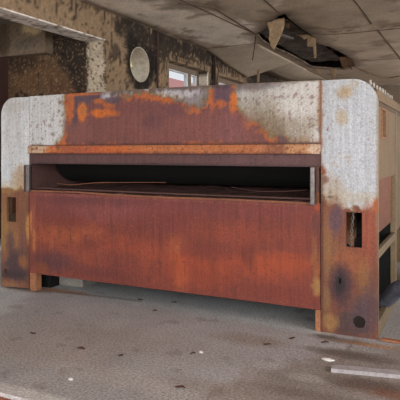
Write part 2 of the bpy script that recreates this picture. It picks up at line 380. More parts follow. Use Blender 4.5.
# void above the hole
bm = bmesh.new()
x0, x1, y0, y1 = -4.4, -1.9, 3.4, 11.2
box(bm, x0, x1, y0, y1, 3.95, 4.0); box(bm, x0-.05, x0, y0, y1, CZ+.04, 4.0); box(bm, x1, x1+.05, y0, y1, CZ+.04, 4.0)
box(bm, x0, x1, y0-.05, y0, CZ+.04, 4.0); box(bm, x0, x1, y1, y1+.05, CZ+.04, 4.0)
struct('ceiling_void', bm, M['char'], recentre=False)
for i, (xa, ya, xb, yb, zz, mt) in enumerate([(-3.9, 5.0, -2.2, 5.1, 3.62, 'char'), (-3.9, 6.4, -2.2, 6.3, 3.66, 'char'), (-3.9, 7.9, -2.2, 8.0, 3.62, 'char'), (-3.15, 3.7, -3.05, 10.8, 3.7, 'seam'), (-3.5, 4.6, -3.1, 6.2, 3.58, 'concrete')]):
    bm = boxb(-.5, .5, -.04, .04, 0, .1); d = Vector((xb-xa, yb-ya, 0)); a = math.atan2(d.y, d.x)
    bmesh.ops.transform(bm, matrix=Matrix.Translation(((xa+xb)/2, (ya+yb)/2, zz))@Matrix.Rotation(a, 4, 'Z')@Matrix.Diagonal((d.length, 1, 1, 1)), verts=bm.verts)
    struct('joist_%d' % (i+1), bm, M[mt], recentre=False)
bm = sheet2d(rect(-3.5, -2.75, 4.7, 9.2), step=.1)
lay(bm, lambda u, v: (u, v, 3.60+.06*noise.noise(Vector((u*3, v*2, 8)))+.05*(u+3.1)))
struct('ceiling_underlay', front_facing(bm, (0, 0, -1)), worn('scorched_board', (70, 60, 52), fine=9, amt=.6, bump=.5, bigamt=.6, big=4, speck=(190, 180, 170), speck_amt=.5), solid=.01, recentre=False)
# joints between the ceiling boards
nt_ = 4
def joint(xa, ya, xb, yb, wd=.012, mt='seam'):
    global nt_
    n = 14; bm = bmesh.new(); d = Vector((xb-xa, yb-ya, 0)).normalized(); s = Vector((-d.y, d.x, 0))*wd
    rows = []
    for i in range(n+1):
        t = i/n; x = xa+(xb-xa)*t; y = ya+(yb-ya)*t; k = random.uniform(.6, 1.3)
        q = Vector((x, y, 0)); r = []
        for e, dz in ((-1, 0.0), (-1, -.008), (1, -.008), (1, 0.0)):
            v = q+s*e*k; r.append(bm.verts.new((v.x, v.y, min(cz(v.x, v.y), cz(x, y))+.003+dz)))
        rows.append(r)
    for i in range(n):
        for k in range(4): bm.faces.new((rows[i][k], rows[i][(k+1) % 4], rows[i+1][(k+1) % 4], rows[i+1][k]))
    bm.faces.new(rows[0]); bm.faces.new(rows[-1][::-1])
    bmesh.ops.recalc_face_normals(bm, faces=bm.faces[:])
    struct('trim_%d' % nt_, bm, M[mt], recentre=False); nt_ += 1
joint(-1.47, .5, -1.40, 9.5, .016); joint(-2.55, 5.5, 2.5, 5.45, .02); joint(-2.4, 8.9, 2.5, 8.9, .02)
joint(-3.62, 2.0, -3.45, 5.0, .014); joint(-3.75, 9.7, -3.7, 13.5, .015); joint(-2.5, 2.0, -2.6, 3.9, .014)
joint(*c(178, 3), *c(214, 8), .014); joint(*c(214, 8), *c(257, 35), .018)
joint(-4.85, 5.95, -3.65, 5.9, .014); joint(.8, -3, .8, 13, .014)

# ---- windows in the left wall
def window(n, ya, yb, mull):
    root = bpy.data.objects.new('window_%d' % n, None); C.objects.link(root); root.location = (W-.22, (ya+yb)/2, 1.2); root['kind'] = 'structure'
    z0, z1 = 1.2, LZ-.01; xo = W-.26
    bm = bmesh.new()
    box(bm, xo, xo+.07, ya, yb, z1-.1, z1); box(bm, xo, xo+.07, ya, yb, z0, z0+.07)
    box(bm, xo, xo+.07, ya, ya+.06, z0+.07, z1-.1); box(bm, xo, xo+.07, yb-.06, yb, z0+.07, z1-.1)
    obj('frame', bm, M['greyframe'], root)
    for m in mull: obj('post', boxb(xo-.03, xo+.08, m-.05, m+.05, z0+.07, z1-.1, .008), M['greyframe'], root)
    edges = [ya+.06]+[e for m in mull for e in (m-.05, m+.05)]+[yb-.06]
    for a, b in zip(edges[0::2], edges[1::2]):
        bm = bmesh.new()
        box(bm, xo+.01, xo+.06, a, a+.03, z0+.07, z1-.1); box(bm, xo+.01, xo+.06, b-.09, b, z0+.07, z1-.1)
        box(bm, xo+.01, xo+.06, a+.03, b-.09, z1-.125, z1-.1); box(bm, xo+.01, xo+.06, a+.03, b-.09, z0+.07, z0+.12)
        sh = obj('sash', bm, M['frame'], root)
        obj('pane', boxb(xo+.032, xo+.038, a+.03, b-.09, z0+.12, z1-.125), M['glass'], sh)
    obj('sill', boxb(W-.19, W+.03, ya, yb, z0-.0, z0+.03), M['concrete'], root)
    return root
window(1, *w1, [S(187.5, 70, W-.24)[0]])
window(2, *w2, [(w2[0]+w2[1])/2+.1])
# soot-blackened and thin pipes up the wall
bm = tube(bmesh.new(), [(W+.035, 4.08, 0), (W+.035, 4.08, 3.49)], .018, 10)
tag(obj('conduit_pipe', bm, M['rustdark']), 'thin dark conduit pipe up the left wall beside the round hole', 'pipe')
bm = tube(bmesh.new(), [(W+.05, 6.47, 0), (W+.05, 6.47, 3.48)], .02, 12)
for zz in (1.2, 2.6, 3.2): tube(bm, [(W+.05, 6.47, zz), (W+.05, 6.47, zz+.05)], .03, 12)
tag(obj('drain_pipe', bm, M['rustdark']), 'sooty brown drain pipe on the wall between the two windows', 'pipe')

# ================================================================== THE MACHINE
XL, XR_, SL, SR, TZ = -4.372, -.617, -3.998, -1.044, 1.955
RT = empty('ironing_machine', (-2.5, 1.1, 0), 'wide rusty steel flatwork ironing machine with faded grey paint and a long dark feed slot', 'machine')
DEEP = 2.4
def corner(cx, cz_, r, a0, a1, n=9): return [(cx+r*math.cos(math.radians(a0+(a1-a0)*i/n)), cz_+r*math.sin(math.radians(a0+(a1-a0)*i/n))) for i in range(n+1)]
# --- left end panel
hL = [F(7, 197), F(16, 222)]
out = [(XL, .012), (SL, .03), (SL, TZ-.001)]+corner(XL+.17, TZ-.17, .17, 90, 180)
bm = sheet2d(out, [rect(hL[0][0], hL[1][0], hL[1][1], hL[0][1]), circle(*F(6, 271), .022, n=14)])
p = Paint(bm, (196, 198, 199), 51)
p.blob(*F(12, 130), .12, .3, (184, 182, 178), .6, .8); p.blob(*F(14, 105), .2, .08, (172, 166, 156), .5, .8)
p.blob(*F(20, 178), .1, .12, (176, 146, 110), .7, .8, .5); p.blob(*F(28, 186), .05, .15, (190, 150, 90), .5, .6)
p.poly([F(-5, 190), F(12, 189), F(22, 187), F(32, 190), (SL+.1, -.1), (XL-.1, -.1)], (132, 84, 56), soft=.02, amp=.06, outer=(184, 160, 122), outw=.1, rim=(152, 112, 62), rimw=.06)
p.blob(*F(10, 240), .12, .22, (150, 104, 60), .8, .8); p.blob(*F(4, 225), .05, .3, (160, 122, 66), .6, .6)
p.blob(*F(20, 268), .22, .17, (78, 56, 62), .85, .7, .6); p.blob(*F(10, 246), .06, .14, (96, 64, 62), .7, .7); p.blob(*F(24, 240), .06, .1, (120, 70, 66), .6, .7)
p.blob(*F(24, 262), .07, .07, (160, 98, 52), .8, .7, .6); p.blob(*F(6, 284), .2, .025, (146, 104, 70), .7, .7); p.blob(*F(14, 275), .16, .05, (66, 46, 50), .7, .8)
p.blob(SL-.004, .5, .02, .5, (104, 64, 44), .7, .6); p.blob(*F(28, 228), .03, .14, (186, 140, 70), .8, .6)
p.speck((120, 90, 66), .5, .4); p.store(.86)
lay(bm, lambda u, v: (u, 0, v)); obj('left_end_panel', front_facing(bm, (0, -1, 0)), M['front'], RT, solid=.02)
# --- right end panel
hR = [F(346, 212), F(362, 248)]
out = [(SR, -.0), (SR, .0), (XR_, .0)]+corner(XR_-.19, TZ-.19, .19, 0, 90)+[(SR, TZ)]
out = out[1:]
bm = sheet2d(out, [rect(hR[0][0], hR[1][0], hR[1][1], hR[0][1]), circle(*F(359, 322), .048, .046, n=20, wob=.06), circle(*F(340, 281), .012, .022, n=10, wob=.15)])
p = Paint(bm, (188, 191, 194), 57)
p.blob(*F(350, 150), .2, .4, (196, 200, 206), .5, .8); p.blob(*F(345, 92), .06, .05, (186, 160, 118), .8, .8, .7); p.blob(*F(342, 118), .04, .05, (188, 164, 124), .6, .8, .7)
p.blob(*F(328, 129), .01, .01, (140, 80, 40), .9, .6); p.blob(*F(330, 190), .12, .12, (184, 164, 140), .6, .8)
p.blob(*F(352, 197), .3, .04, (184, 172, 150), .55, .8, .8, (.3, .2, .6))
p.poly([F(318, 198), F(330, 204), F(336, 207), F(345, 206), F(360, 208), F(370, 209), F(380, 208), (XR_+.1, -.1), (SR-.1, -.1)], (136, 80, 58), soft=.015, amp=.06, w=(.4,.7,.3), outer=(176, 150, 116), outw=.03, rim=(140, 92, 62), rimw=.03)
p.blob(*F(323, 170), .025, .04, (160, 84, 44), .9, .5, .7); p.blob(*F(327, 166), .03, .03, (196, 196, 198), .7, .5); p.blob(*F(325, 179), .03, .03, (134, 82, 62), .7, .7); p.blob(*F(330, 197), .025, .01, (96, 76, 66), .8, .7)
p.blob(*F(330, 235), .1, .25, (152, 98, 62), .8, .8, .7); p.blob(*F(326, 255), .06, .2, (150, 112, 66), .6, .8); p.blob(*F(336, 222), .05, .12, (110, 78, 92), .85, .6, .6)
p.blob(*F(352, 262), .14, .1, (166, 96, 56), .8, .8, .6); p.blob(*F(368, 235), .07, .2, (166, 86, 58), .8, .8); p.blob(*F(364, 280), .05, .14, (158, 112, 58), .6, .8)
p.blob(*F(341, 286), .085, .15, (92, 58, 62), .95, .6, .4); p.blob(*F(340, 284), .035, .08, (54, 38, 40), .9, .7, .4)
p.blob(*F(366, 314), .13, .16, (98, 76, 84), .9, .7, .5); p.blob(*F(348, 325), .12, .08, (92, 68, 66), .8, .8); p.blob(*F(372, 300), .05, .2, (112, 74, 66), .6, .8)
p.blob(*F(330, 322), .06, .06, (170, 128, 70), .85, .7, .6); p.blob(*F(325, 300), .04, .1, (158, 126, 72), .6, .8); p.blob(*F(350, 340), .3, .018, (168, 92, 48), .8, .6)
p.blob(*F(327, 335), .05, .02, (150, 140, 100), .7, .7)
p.blob(SR, 1.65, .012, .4, (160, 104, 64), .8, .6, .6); p.blob(SR+.005, .6, .014, .7, (106, 66, 48), .8, .6)
p.blob(XR_-.002, 1.2, .012, .7, (160, 130, 100), .5, .6); p.blob(XR_-.012, 1.0, .025, .05, (176, 92, 44), .9, .5)
p.speck((150, 110, 76), .52, .4); p.speck((190, 168, 138), .4, .35, 'n1', (p.P[:, 1] > 1)*1.0); p.store(.8)
lay(bm, lambda u, v: (u, 0, v)); obj('right_end_panel', front_facing(bm, (0, -1, 0)), M['front'], RT, solid=.02)
obj('hole_shade_box', boxb(-.96, -.84, .022, .08, .33, .5), M['black'], RT)  # black box added so that the small hole looks dark
# --- upper panel
bm = sheet2d([(SL+.003, 1.464), (SR-.003, 1.464), (SR-.003, TZ+.004), (-2, TZ+.014), (-3, TZ+.012), (SL+.003, TZ+.004)])
p = Paint(bm, (192, 192, 190), 63)
p.blob(*F(250, 95), .4, .15, (166, 164, 160), .7, .9); p.blob(*F(300, 110), .3, .25, (194, 188, 178), .6, .8)
p.blob(*F(245, 84), .3, .05, (96, 84, 84), .75, .9, .8); p.blob(*F(270, 132), .25, .14, (120, 98, 72), .85, 1.0, .6); p.blob(*F(255, 115), .2, .16, (150, 138, 118), .6, 1.0, .8); p.blob(*F(290, 142), .15, .05, (150, 122, 92), .7, .9, .8)
p.poly([F(112, 94), F(130, 90), F(210, 84), F(213, 108), F(190, 112), F(150, 100), F(128, 104)], (140, 132, 132), soft=.03, amp=.05)
p.poly([F(110, 95), F(240, 84.5), F(240, 79), F(110, 88)], (84, 72, 74), soft=.03, amp=.07, amt=.7, w=(.4, .4, .6))
p.blob(*F(178, 94), .25, .035, (190, 188, 190), .7, .6, .9); p.blob(*F(205, 100), .04, .08, (110, 104, 108), .7, .7, .7)
rp = [F(*q) for q in [(66, 92), (101, 88), (104, 100), (113, 104), (120, 97), (133, 95), (145, 93), (160, 97), (175, 100), (190, 108.5), (200, 109), (207, 104), (209.5, 94), (212, 82), (236, 80), (233, 92), (236, 107), (246, 121), (258, 123), (264, 130), (272, 138), (285, 141), (290, 150), (56, 150), (59, 143), (65, 133), (66, 116), (64, 104)]]
p.poly(rp, (130, 79, 72), soft=.014, amp=.05, w=(.4, .8, .2), rim=(192, 104, 42), rimw=.055, outer=(128, 104, 60), outw=.05)
p.blob(*F(78, 128), .15, .13, (134, 84, 76), .8, .6, .6); p.blob(*F(80, 101), .14, .06, (98, 76, 88), .98, .5, .5); p.blob(*F(95, 97), .14, .05, (96, 74, 86), .9, .6, .5); p.blob(*F(75, 115), .035, .11, (98, 74, 84), .9, .6, .6)
p.blob(*F(82, 112), .055, .1, (206, 116, 40), .95, .5, .5); p.blob(*F(83, 111), .025, .05, (150, 110, 70), .6, .6, .5)
p.blob(*F(102, 113), .15, .04, (208, 112, 34), .95, .5, .6); p.blob(*F(70, 105), .05, .14, (200, 108, 44), .8, .5, .6); p.blob(*F(98, 101), .08, .022, (196, 108, 44), .8, .6, .8); p.blob(*F(106, 95), .06, .04, (178, 178, 186), .95, .5, .5)
p.blob(*F(114, 100), .1, .035, (98, 76, 88), .9, .6, .5); p.blob(*F(85, 94.5), .2, .012, (196, 112, 52), .7, .6, .6)
p.blob(*F(223, 95), .1, .11, (104, 76, 90), .97, .5, .4); p.blob(*F(219, 104), .06, .035, (196, 104, 50), .85, .6, .7); p.blob(*F(233, 103), .035, .09, (206, 112, 40), .9, .5, .5); p.blob(*F(212, 106), .02, .05, (186, 100, 60), .7, .6)
p.blob(*F(222, 84), .09, .035, (66, 52, 64), .85, .7, .6); p.blob(*F(154, 122), .1, .06, (108, 68, 72), .7, .8, .8); p.blob(*F(175, 110), .08, .06, (104, 68, 74), .6, .8, .9)
p.blob(*F(150, 108), .4, .04, (122, 74, 76), .6, 1, .8, (.2, .2, .8)); p.blob(*F(200, 128), .4, .12, (140, 84, 76), .6, 1); p.blob(*F(230, 130), .14, .14, (138, 86, 88), .7, .8)
p.blob(*F(282, 141), .05, .05, (104, 76, 80), .9, .5, .6); p.blob(*F(92, 144), .04, .03, (98, 66, 66), .7, .6)
p.poly([F(60, 85), F(330, 70), F(330, 81.2), F(250, 84.6), F(100, 94)], (120, 96, 76), soft=.015, amp=.03, amt=.5)
p.blob(-2.2, 1.466, 2.2, .012, (96, 58, 46), .8, .6, .5); p.blob(SR, 1.7, .02, .4, (150, 92, 56), .7, .7, .6)
p.speck((92, 62, 58), .42, .5); p.speck((112, 74, 66), .38, .45, 'n2'); p.speck((150, 112, 84), .5, .3); p.store(.86)
lay(bm, lambda u, v: (u, .002, v)); obj('upper_panel', front_facing(bm, (0, -1, 0)), M['front'], RT, solid=.018)
# --- orange ledge and the dark band above the slot
def bandprof(bm, prof):
    pass
bm = sheet2d(rect(SL+.003, SR-.003, 1.384, 1.461))
p = Paint(bm, (168, 100, 62), 71)
p.blob(*F(38, 150), .16, .05, (196, 178, 150), .9, .6, .5); p.blob(*F(290, 149), .25, .05, (188, 150, 108), .8, .8, .6); p.blob(*F(95, 150), .3, .05, (176, 82, 44), .7, .8)
p.blob(*F(275, 149), .1, .05, (120, 72, 56), .8, .7); p.blob(*F(190, 149), .8, .04, (196, 122, 66), .6, 1); p.blob(*F(55, 151), .1, .04, (206, 116, 50), .8, .8); p.blob(*F(120, 150), .3, .03, (206, 108, 40), .6, .8)
p.blob(-2.4, 1.384, 2, .012, (110, 56, 36), .8, .5); p.blob(*F(316, 149), .06, .05, (206, 190, 170), .7, .7)
p.speck((110, 58, 38), .3, .6); p.speck((206, 150, 100), .3, .5, 'n2'); p.speck((120, 62, 40), .4, .6, 'n2'); p.store(.86)
lay(bm, lambda u, v: (u, -.022, v)); obj('ledge', front_facing(bm, (0, -1, 0)), M['front'], RT, solid=.035)
bm = sheet2d(rect(SL+.003, SR-.003, 1.283, 1.382))
p = Paint(bm, (104, 72, 70), 73)
p.blob(*F(40, 158), .3, .08, (92, 58, 56), .7, .8); p.blob(-2.4, 1.285, 2.2, .012, (62, 44, 44), .8, .5); p.blob(*F(250, 160), .5, .05, (110, 78, 78), .6, .9)
p.speck((70, 46, 46), .4, .5); p.store(.86)
lay(bm, lambda u, v: (u, .004, v)); obj('header_band', front_facing(bm, (0, -1, 0)), M['front'], RT, solid=.03)
# --- lower panel
bm = sheet2d([(SL+.003, .185), (-1.088, .168), (-1.05, .168), (-1.05, 1.0), (-2.3, .996), (SL+.003, 1.0)])
p = Paint(bm, (128, 67, 54), 81)
p.blob(*F(90, 205), .8, .12, (128, 72, 72), .75, .9); p.blob(*F(200, 205), .9, .1, (124, 68, 68), .75, .9); p.blob(*F(280, 206), .5, .07, (132, 70, 62), .7, .9)
p.blob(*F(110, 212), .35, .1, (140, 84, 84), .5, .9); p.blob(*F(62, 200), .3, .05, (112, 64, 66), .6, .9); p.blob(*F(100, 201), .3, .04, (104, 64, 70), .6, .9, .8)
p.blob(*F(55, 235), .3, .09, (158, 88, 48), .75, .9, .8); p.blob(*F(85, 232), .25, .07, (158, 88, 52), .7, .9, .8); p.blob(*F(35, 232), .1, .14, (150, 82, 48), .7, .9)
p.blob(*F(135, 250), .35, .1, (162, 82, 50), .6, .9, .8); p.blob(*F(100, 258), .6, .1, (146, 78, 56), .7, .9, .8)
p.blob(*F(176, 246), .09, .12, (170, 96, 54), .6, 1.4, .8); p.blob(*F(180, 275), .07, .12, (176, 104, 56), .8, .9, .6); p.blob(*F(177, 250), .025, .035, (188, 128, 74), .9, .8, .5)
p.blob(*F(195, 275), .4, .12, (160, 78, 46), .6, .9, .8); p.blob(*F(250, 265), .6, .1, (164, 80, 44), .7, .9, .8); p.blob(*F(285, 262), .3, .09, (166, 84, 44), .6, .9, .8); p.blob(*F(240, 235), .5, .08, (150, 76, 52), .6, .9, .8)
p.blob(*F(210, 252), .25, .06, (126, 62, 52), .6, .9, .8); p.blob(*F(160, 225), .3, .08, (122, 64, 60), .6, .9, .8); p.blob(*F(248, 258), .05, .08, (116, 58, 46), .6, .8, .8)
p.blob(*F(55, 262), .25, .09, (92, 58, 64), .8, .9, .7, (.3, .2, .7)); p.blob(*F(42, 268), .09, .06, (140, 84, 48), .7, .8); p.blob(*F(95, 272), .3, .05, (112, 60, 58), .6, .9, .7, (.3, .2, .7)); p.blob(*F(120, 262), .2, .1, (122, 64, 58), .5, .9, .7, (.2, .2, .8))
p.blob(*F(290, 295), .4, .05, (126, 62, 46), .6, .9); p.blob(*F(316, 285), .035, .1, (166, 140, 80), .85, .6, .7); p.blob(*F(315, 260), .03, .2, (150, 108, 60), .7, .7, .7); p.blob(*F(315, 225), .03, .1, (104, 66, 62), .7, .7, .6); p.blob(*F(317, 207), .03, .03, (170, 84, 40), .8, .7)
p.blob(*F(33, 215), .03, .3, (150, 92, 66), .6, .8); p.blob(*F(31, 222), .012, .12, (190, 132, 80), .8, .6, .6); p.blob(*F(34, 240), .02, .12, (176, 122, 56), .7, .7, .6)
p.blob(-2.4, .985, 2.4, .016, (150, 96, 88), .5, .6, .8)
p.speck((84, 48, 46), .42, .28, 'n3'); p.speck((160, 86, 56), .42, .4); p.speck((176, 104, 66), .45, .5); p.speck((70, 40, 42), .5, .5)
p.col *= np.array([.98, .9, .86])
p.store(.92)
lay(bm, lambda u, v: (u, .003-.004*math.sin((u-SL)*2.1), v)); obj('lower_panel', front_facing(bm, (0, -1, 0)), M['front'], RT, solid=.018)
# bent lip along the top of the lower panel
def bar(pts, hy_, hz_):
    bm = bmesh.new(); rows = []
    for q in pts:
        rows.append([bm.verts.new((q[0], q[1]+a, q[2]+b)) for a, b in ((-hy_, -hz_), (hy_, -hz_), (hy_, hz_), (-hy_, hz_))])
    for i in range(len(rows)-1):
        for k in range(4): bm.faces.new((rows[i][k], rows[i][(k+1) % 4], rows[i+1][(k+1) % 4], rows[i+1][k]))
    bm.faces.new(rows[0]); bm.faces.new(rows[-1][::-1]); bmesh.ops.recalc_face_normals(bm, faces=bm.faces[:]); return bm
obj('feed_lip', bar([(-3.96, -.012, 1.012), (-3.4, -.014, 1.016), (-3.0, -.02, 1.006), (-2.4, -.024, 1.0), (-1.8, -.02, 1.004), (-1.3, -.018, 1.0), (-1.09, -.012, .997)], .012, .008), M['rust'], RT)
obj('feed_rail', bar([(-3.95, .03, 1.04), (-3.0, .03, 1.034), (-2.2, .03, 1.03), (-1.1, .03, 1.03)], .008, .006), M['rustdark'], RT)
# --- feed bed inside the slot: ragged woven apron
bm = sheet2d(rect(SL+.06, SR-.06, .02, 1.3), step=.045)
for v in bm.verts:
    u, d = v.co.x, v.co.y
    v.co = Vector((u, d, 1.005+.05*min(1, d/.7)+.018*noise.fractal(Vector((u*7, d*9, 2)), 1, 2, 4)))
obj('feed_bed', front_facing(bm, (0, 0, 1)), M['rustdark'], RT, solid=.02)
wire = bez([(-3.72, .1, 1.085), (-3.55, .12, 1.075), (-3.35, .2, 1.095), (-3.1, .3, 1.1), (-2.7, .5, 1.1)], 6)
tag(obj('loose_wire', tube(bmesh.new(), wire, .004, 6), M['rust']), 'loose rusty wire lying on the feed bed in the left half of the slot', 'wire')
wire = bez([(-1.9, .25, 1.09), (-1.6, .12, 1.07), (-1.35, .1, 1.08), (-1.2, .16, 1.09)], 6)
tag(obj('loose_wire', tube(bmesh.new(), wire, .0035, 6), M['rustdark']), 'loose rusty wire lying on the feed bed near the right slot post', 'wire')
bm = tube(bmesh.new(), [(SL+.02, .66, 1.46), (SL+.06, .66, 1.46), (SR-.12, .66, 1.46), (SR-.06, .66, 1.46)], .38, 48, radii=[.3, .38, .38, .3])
obj('ironing_roller', bm, M['black'], RT)  # roller added to darken the slot; its black stands for shade
# --- slot posts
bm = boxb(F(311.5, 165)[0], F(316, 165)[0], -.05, -.015, .985, 1.285, .006); obj('slot_post', bm, M['steel'], RT)
bm = boxb(F(316.4, 165)[0], F(319.5, 165)[0], -.035, -.004, 1.09, 1.27, .004); obj('bracket', bm, M['rustdark'], RT)
bm = boxb(F(26.5, 165)[0], F(29, 165)[0], -.04, -.004, 1.0, 1.27, .004); obj('bracket', bm, M['rustdark'], RT)
bm = bmesh.new(); box(bm, -4.0, -3.965, -.045, -.012, 1.0, 1.275, .005); obj('slot_post', bm, M['steel'], RT)
# --- partitions beside the slot (rusty inner faces), casing painted black for the slot's shade
obj('partition', boxb(SL-.01, SL+.012, .03, 1.6, .2, 1.94), M['rustdark'], RT)
obj('partition', boxb(SR-.05, SR-.02, .03, 1.6, .2, 1.94), M['rustorange'], RT)
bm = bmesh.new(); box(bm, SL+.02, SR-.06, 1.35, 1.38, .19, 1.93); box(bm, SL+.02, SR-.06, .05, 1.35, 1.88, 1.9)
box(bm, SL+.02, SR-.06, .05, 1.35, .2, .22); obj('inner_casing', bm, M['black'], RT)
# --- legs: flanges returning inward from the end panels
bm = bmesh.new(); box(bm, SL+.004, F(31, 280)[0]+.055, .006, .05, .005, .186, .004); box(bm, F(31, 280)[0]+.035, F(31, 280)[0]+.055, .05, .09, .005, .186); obj('leg_flange', bm, M['rustorange'], RT)
bm = boxb(-1.09, SR-.004, .0, .04, .0, .166, .004); obj('leg_flange', bm, M['rustorange'], RT)
obj('underside_shade_block', boxb(F(38, 279, .2)[0], F(50.5, 279, .2)[0], .2, 1.2, 0, .19), M['black'], RT); obj('underside_shade_block', boxb(-1.3, -1.16, 1.1, 1.8, 0, .16), M['black'], RT)  # black blocks standing in for the shade under the machine
# --- top cover, one rounded shell
prof = [(XL+.004, 1.775)]+[(x, z) for x, z in reversed(corner(XL+.174, TZ-.17, .17, 90, 180))]+[(x, z) for x, z in reversed(corner(XR_-.194, TZ-.19, .19, 0, 90))]+[(XR_-.004, 1.765)]
bm = bmesh.new()
a = [bm.verts.new((x, .021, z-.003)) for x, z in prof]; b = [bm.verts.new((x, DEEP, z-.003)) for x, z in prof]
for i in range(len(a)-1): bm.faces.new((a[i], a[i+1], b[i+1], b[i]))
bmesh.ops.recalc_face_normals(bm, faces=bm.faces[:]); front_facing(bm, (0, 0, 1))
obj('top_cover', bm, worn('brown_painted_cover', (84, 64, 44), fine=40, amt=.25, speck=(100, 62, 40), speck_amt=.5), RT, solid=.012)
# --- end frames, right and left
def end_frame(X, s):
    """s=+1: frame on the side facing +x"""
    i = lambda d: X-s*d
    bx = lambda a, b, *r, **k: boxb(min(i(a), i(b)), max(i(a), i(b)), *r, **k)
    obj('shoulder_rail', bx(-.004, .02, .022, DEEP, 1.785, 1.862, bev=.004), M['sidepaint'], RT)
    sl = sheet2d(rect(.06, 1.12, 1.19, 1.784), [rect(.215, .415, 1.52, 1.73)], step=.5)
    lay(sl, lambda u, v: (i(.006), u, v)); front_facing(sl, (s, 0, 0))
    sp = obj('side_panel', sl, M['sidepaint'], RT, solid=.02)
    fr = bmesh.new()
    for (a, b, c_, d) in ((.2, .215, 1.505, 1.745), (.415, .43, 1.505, 1.745), (.215, .415, 1.505, 1.52), (.215, .415, 1.73, 1.745)):
        box(fr, min(i(-.004), i(.006)), max(i(-.004), i(.006)), a, b, c_, d)
    ga = obj('gauge_frame', fr, M['rustorange'], sp)
    obj('gauge_plate', bx(.02, .024, .24, .39, 1.55, 1.70), M['knob'], ga)
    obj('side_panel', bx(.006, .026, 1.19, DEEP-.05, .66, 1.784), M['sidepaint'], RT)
    obj('corner_post', bx(.002, .05, .024, .062, .0, 1.784), M['post'], RT)
    obj('corner_post', bx(.0, .05, 1.12, 1.19, .0, 1.784, bev=.004), M['post'], RT)
    obj('corner_post', bx(.002, .05, DEEP-.06, DEEP, .0, 1.784), M['post'], RT)
    obj('cross_rail', bx(.004, .04, .063, 1.119, .59, .655, bev=.004), M['post'], RT)
    obj('recessed_panel', bx(.035, .05, .1, 1.115, .76, 1.5), M['rust'], RT)
    obj('bay_shade_panel', bx(.03, .36, 1.13, 1.16, .02, 1.76), M['black'], RT)  # black panel added to darken the open end bay
    obj('bay_shade_plate', bx(.3, .32, .1, 1.12, .02, .62), M['black'], RT)  # second black plate, darkening the bay below the cross rail
    obj('base_rail', bx(.002, .05, .063, 1.119, .0, .115, bev=.004), M['post'], RT)
    obj('base_rail', bx(.002, .05, 1.191, DEEP-.061, .0, .115, bev=.004), M['post'], RT)
obj('inner_plate', boxb(-1.02, F(353.5, 230, .5)[0], .5, .52, .3, 1.3), M['rustorange'], RT)
end_frame(XR_, 1); end_frame(XL, -1)
for k in range(9):
    y = .28+k*.17; r_ = .011*random.uniform(.8, 1.2); zt = 1.955+random.uniform(.002, .02)
    obj('knob', tube(bmesh.new(), [(XR_-.1, y, 1.93), (XR_-.1, y, zt), (XR_-.1, y, zt+.008)], r_, 8, radii=[r_, r_, r_*.5]), M['knob'], RT, smooth=True)
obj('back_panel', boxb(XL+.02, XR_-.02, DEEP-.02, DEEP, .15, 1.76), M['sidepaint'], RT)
# concrete plinth beneath the machine
gx, gy = G(52, 284)
tag(obj('concrete_plinth', boxb(gx+.03, gx+.40, gy, 1.0, 0, .14, bev=.01), M['concrete']), 'low grey concrete plinth on the floor beneath the rusty machine', 'plinth')

# ================================================================== THINGS AROUND IT
# chain hanging inside the right end, seen through the square hole
bm = bmesh.new(); cx, cy = -.775, .13
top = Vector((F(361, 205, cy)[0], cy, F(354, 205, cy)[1]+.7)); bot = Vector((F(350.5, 244, cy)[0], cy, F(350, 244, cy)[1]-.02))
n = int((top-bot).length/.024)
for k in range(n):
    q = bot.lerp(top, k/(n-1)); pts = []
    for j in range(13):
        a = 2*math.pi*j/12; u = .0095*math.cos(a); v = .017*math.sin(a)
        pts.append((q.x+(u if k % 2 else 0), q.y+(0 if k % 2 else u), q.z+v))
    tube(bm, pts, .0035, 6, cap=False)
tag(obj('chain', bm, M['link'], smooth=True), 'thin steel chain hanging inside the square hole of the right end panel', 'chain')
# corrugated hose
path = bez([(-.672, .60, .125), (-.60, .515, .205), (-.50, .36, .32), (-.33, .17, .38), (-.12, .05, .33), (.06, .05, .17), (.2, .12, .07), (.5, .25, .066)], 26)
arc = [0.0]
for i in range(1, len(path)): arc.append(arc[-1]+(path[i]-path[i-1]).length)
rad = [.057+.008*math.sin(a_/.034*2*math.pi) for a_ in arc]
bm = tube(bmesh.new(), path, .06, 18, cap=False, radii=rad)
o = obj('corrugated_hose', bm, M['hose'], solid=.008); tag(o, 'black corrugated hose drooping over the base rail at the right end of the machine', 'hose')
# plank
xa, ya = G(331, 372.5); xb, yb = G(400, 379)
ang = math.atan2(yb-ya, xb-xa); d = Vector((math.cos(ang), math.sin(ang), 0)); nrm = Vector((-d.y, d.x, 0))
bm = bmesh.new(); rows = []
for i in range(25):
    t = i/24*1.15; q = Vector((xa, ya, 0))+d*t; w = .085+.006*noise.noise(Vector((t*6, 1, 0))); h = .024+.003*noise.noise(Vector((t*5, 7, 0)))
    if i == 0: w *= .86
    rows.append([bm.verts.new(q+Vector((0, 0, .001))), bm.verts.new(q+nrm*w+Vector((0, 0, .001))), bm.verts.new(q+nrm*(w-.004)+Vector((0, 0, h))), bm.verts.new(q+nrm*.004+Vector((0, 0, h)))])
for i in range(24):
    for k in range(4): bm.faces.new((rows[i][k], rows[i][(k+1) % 4], rows[i+1][(k+1) % 4], rows[i+1][k]))
bm.faces.new(rows[0]); bm.faces.new(rows[-1][::-1]); bmesh.ops.recalc_face_normals(bm, faces=bm.faces[:])
tag(obj('wooden_plank', bm, M['wood']), 'long grey weathered wooden plank lying on the floor before the right end panel', 'plank')
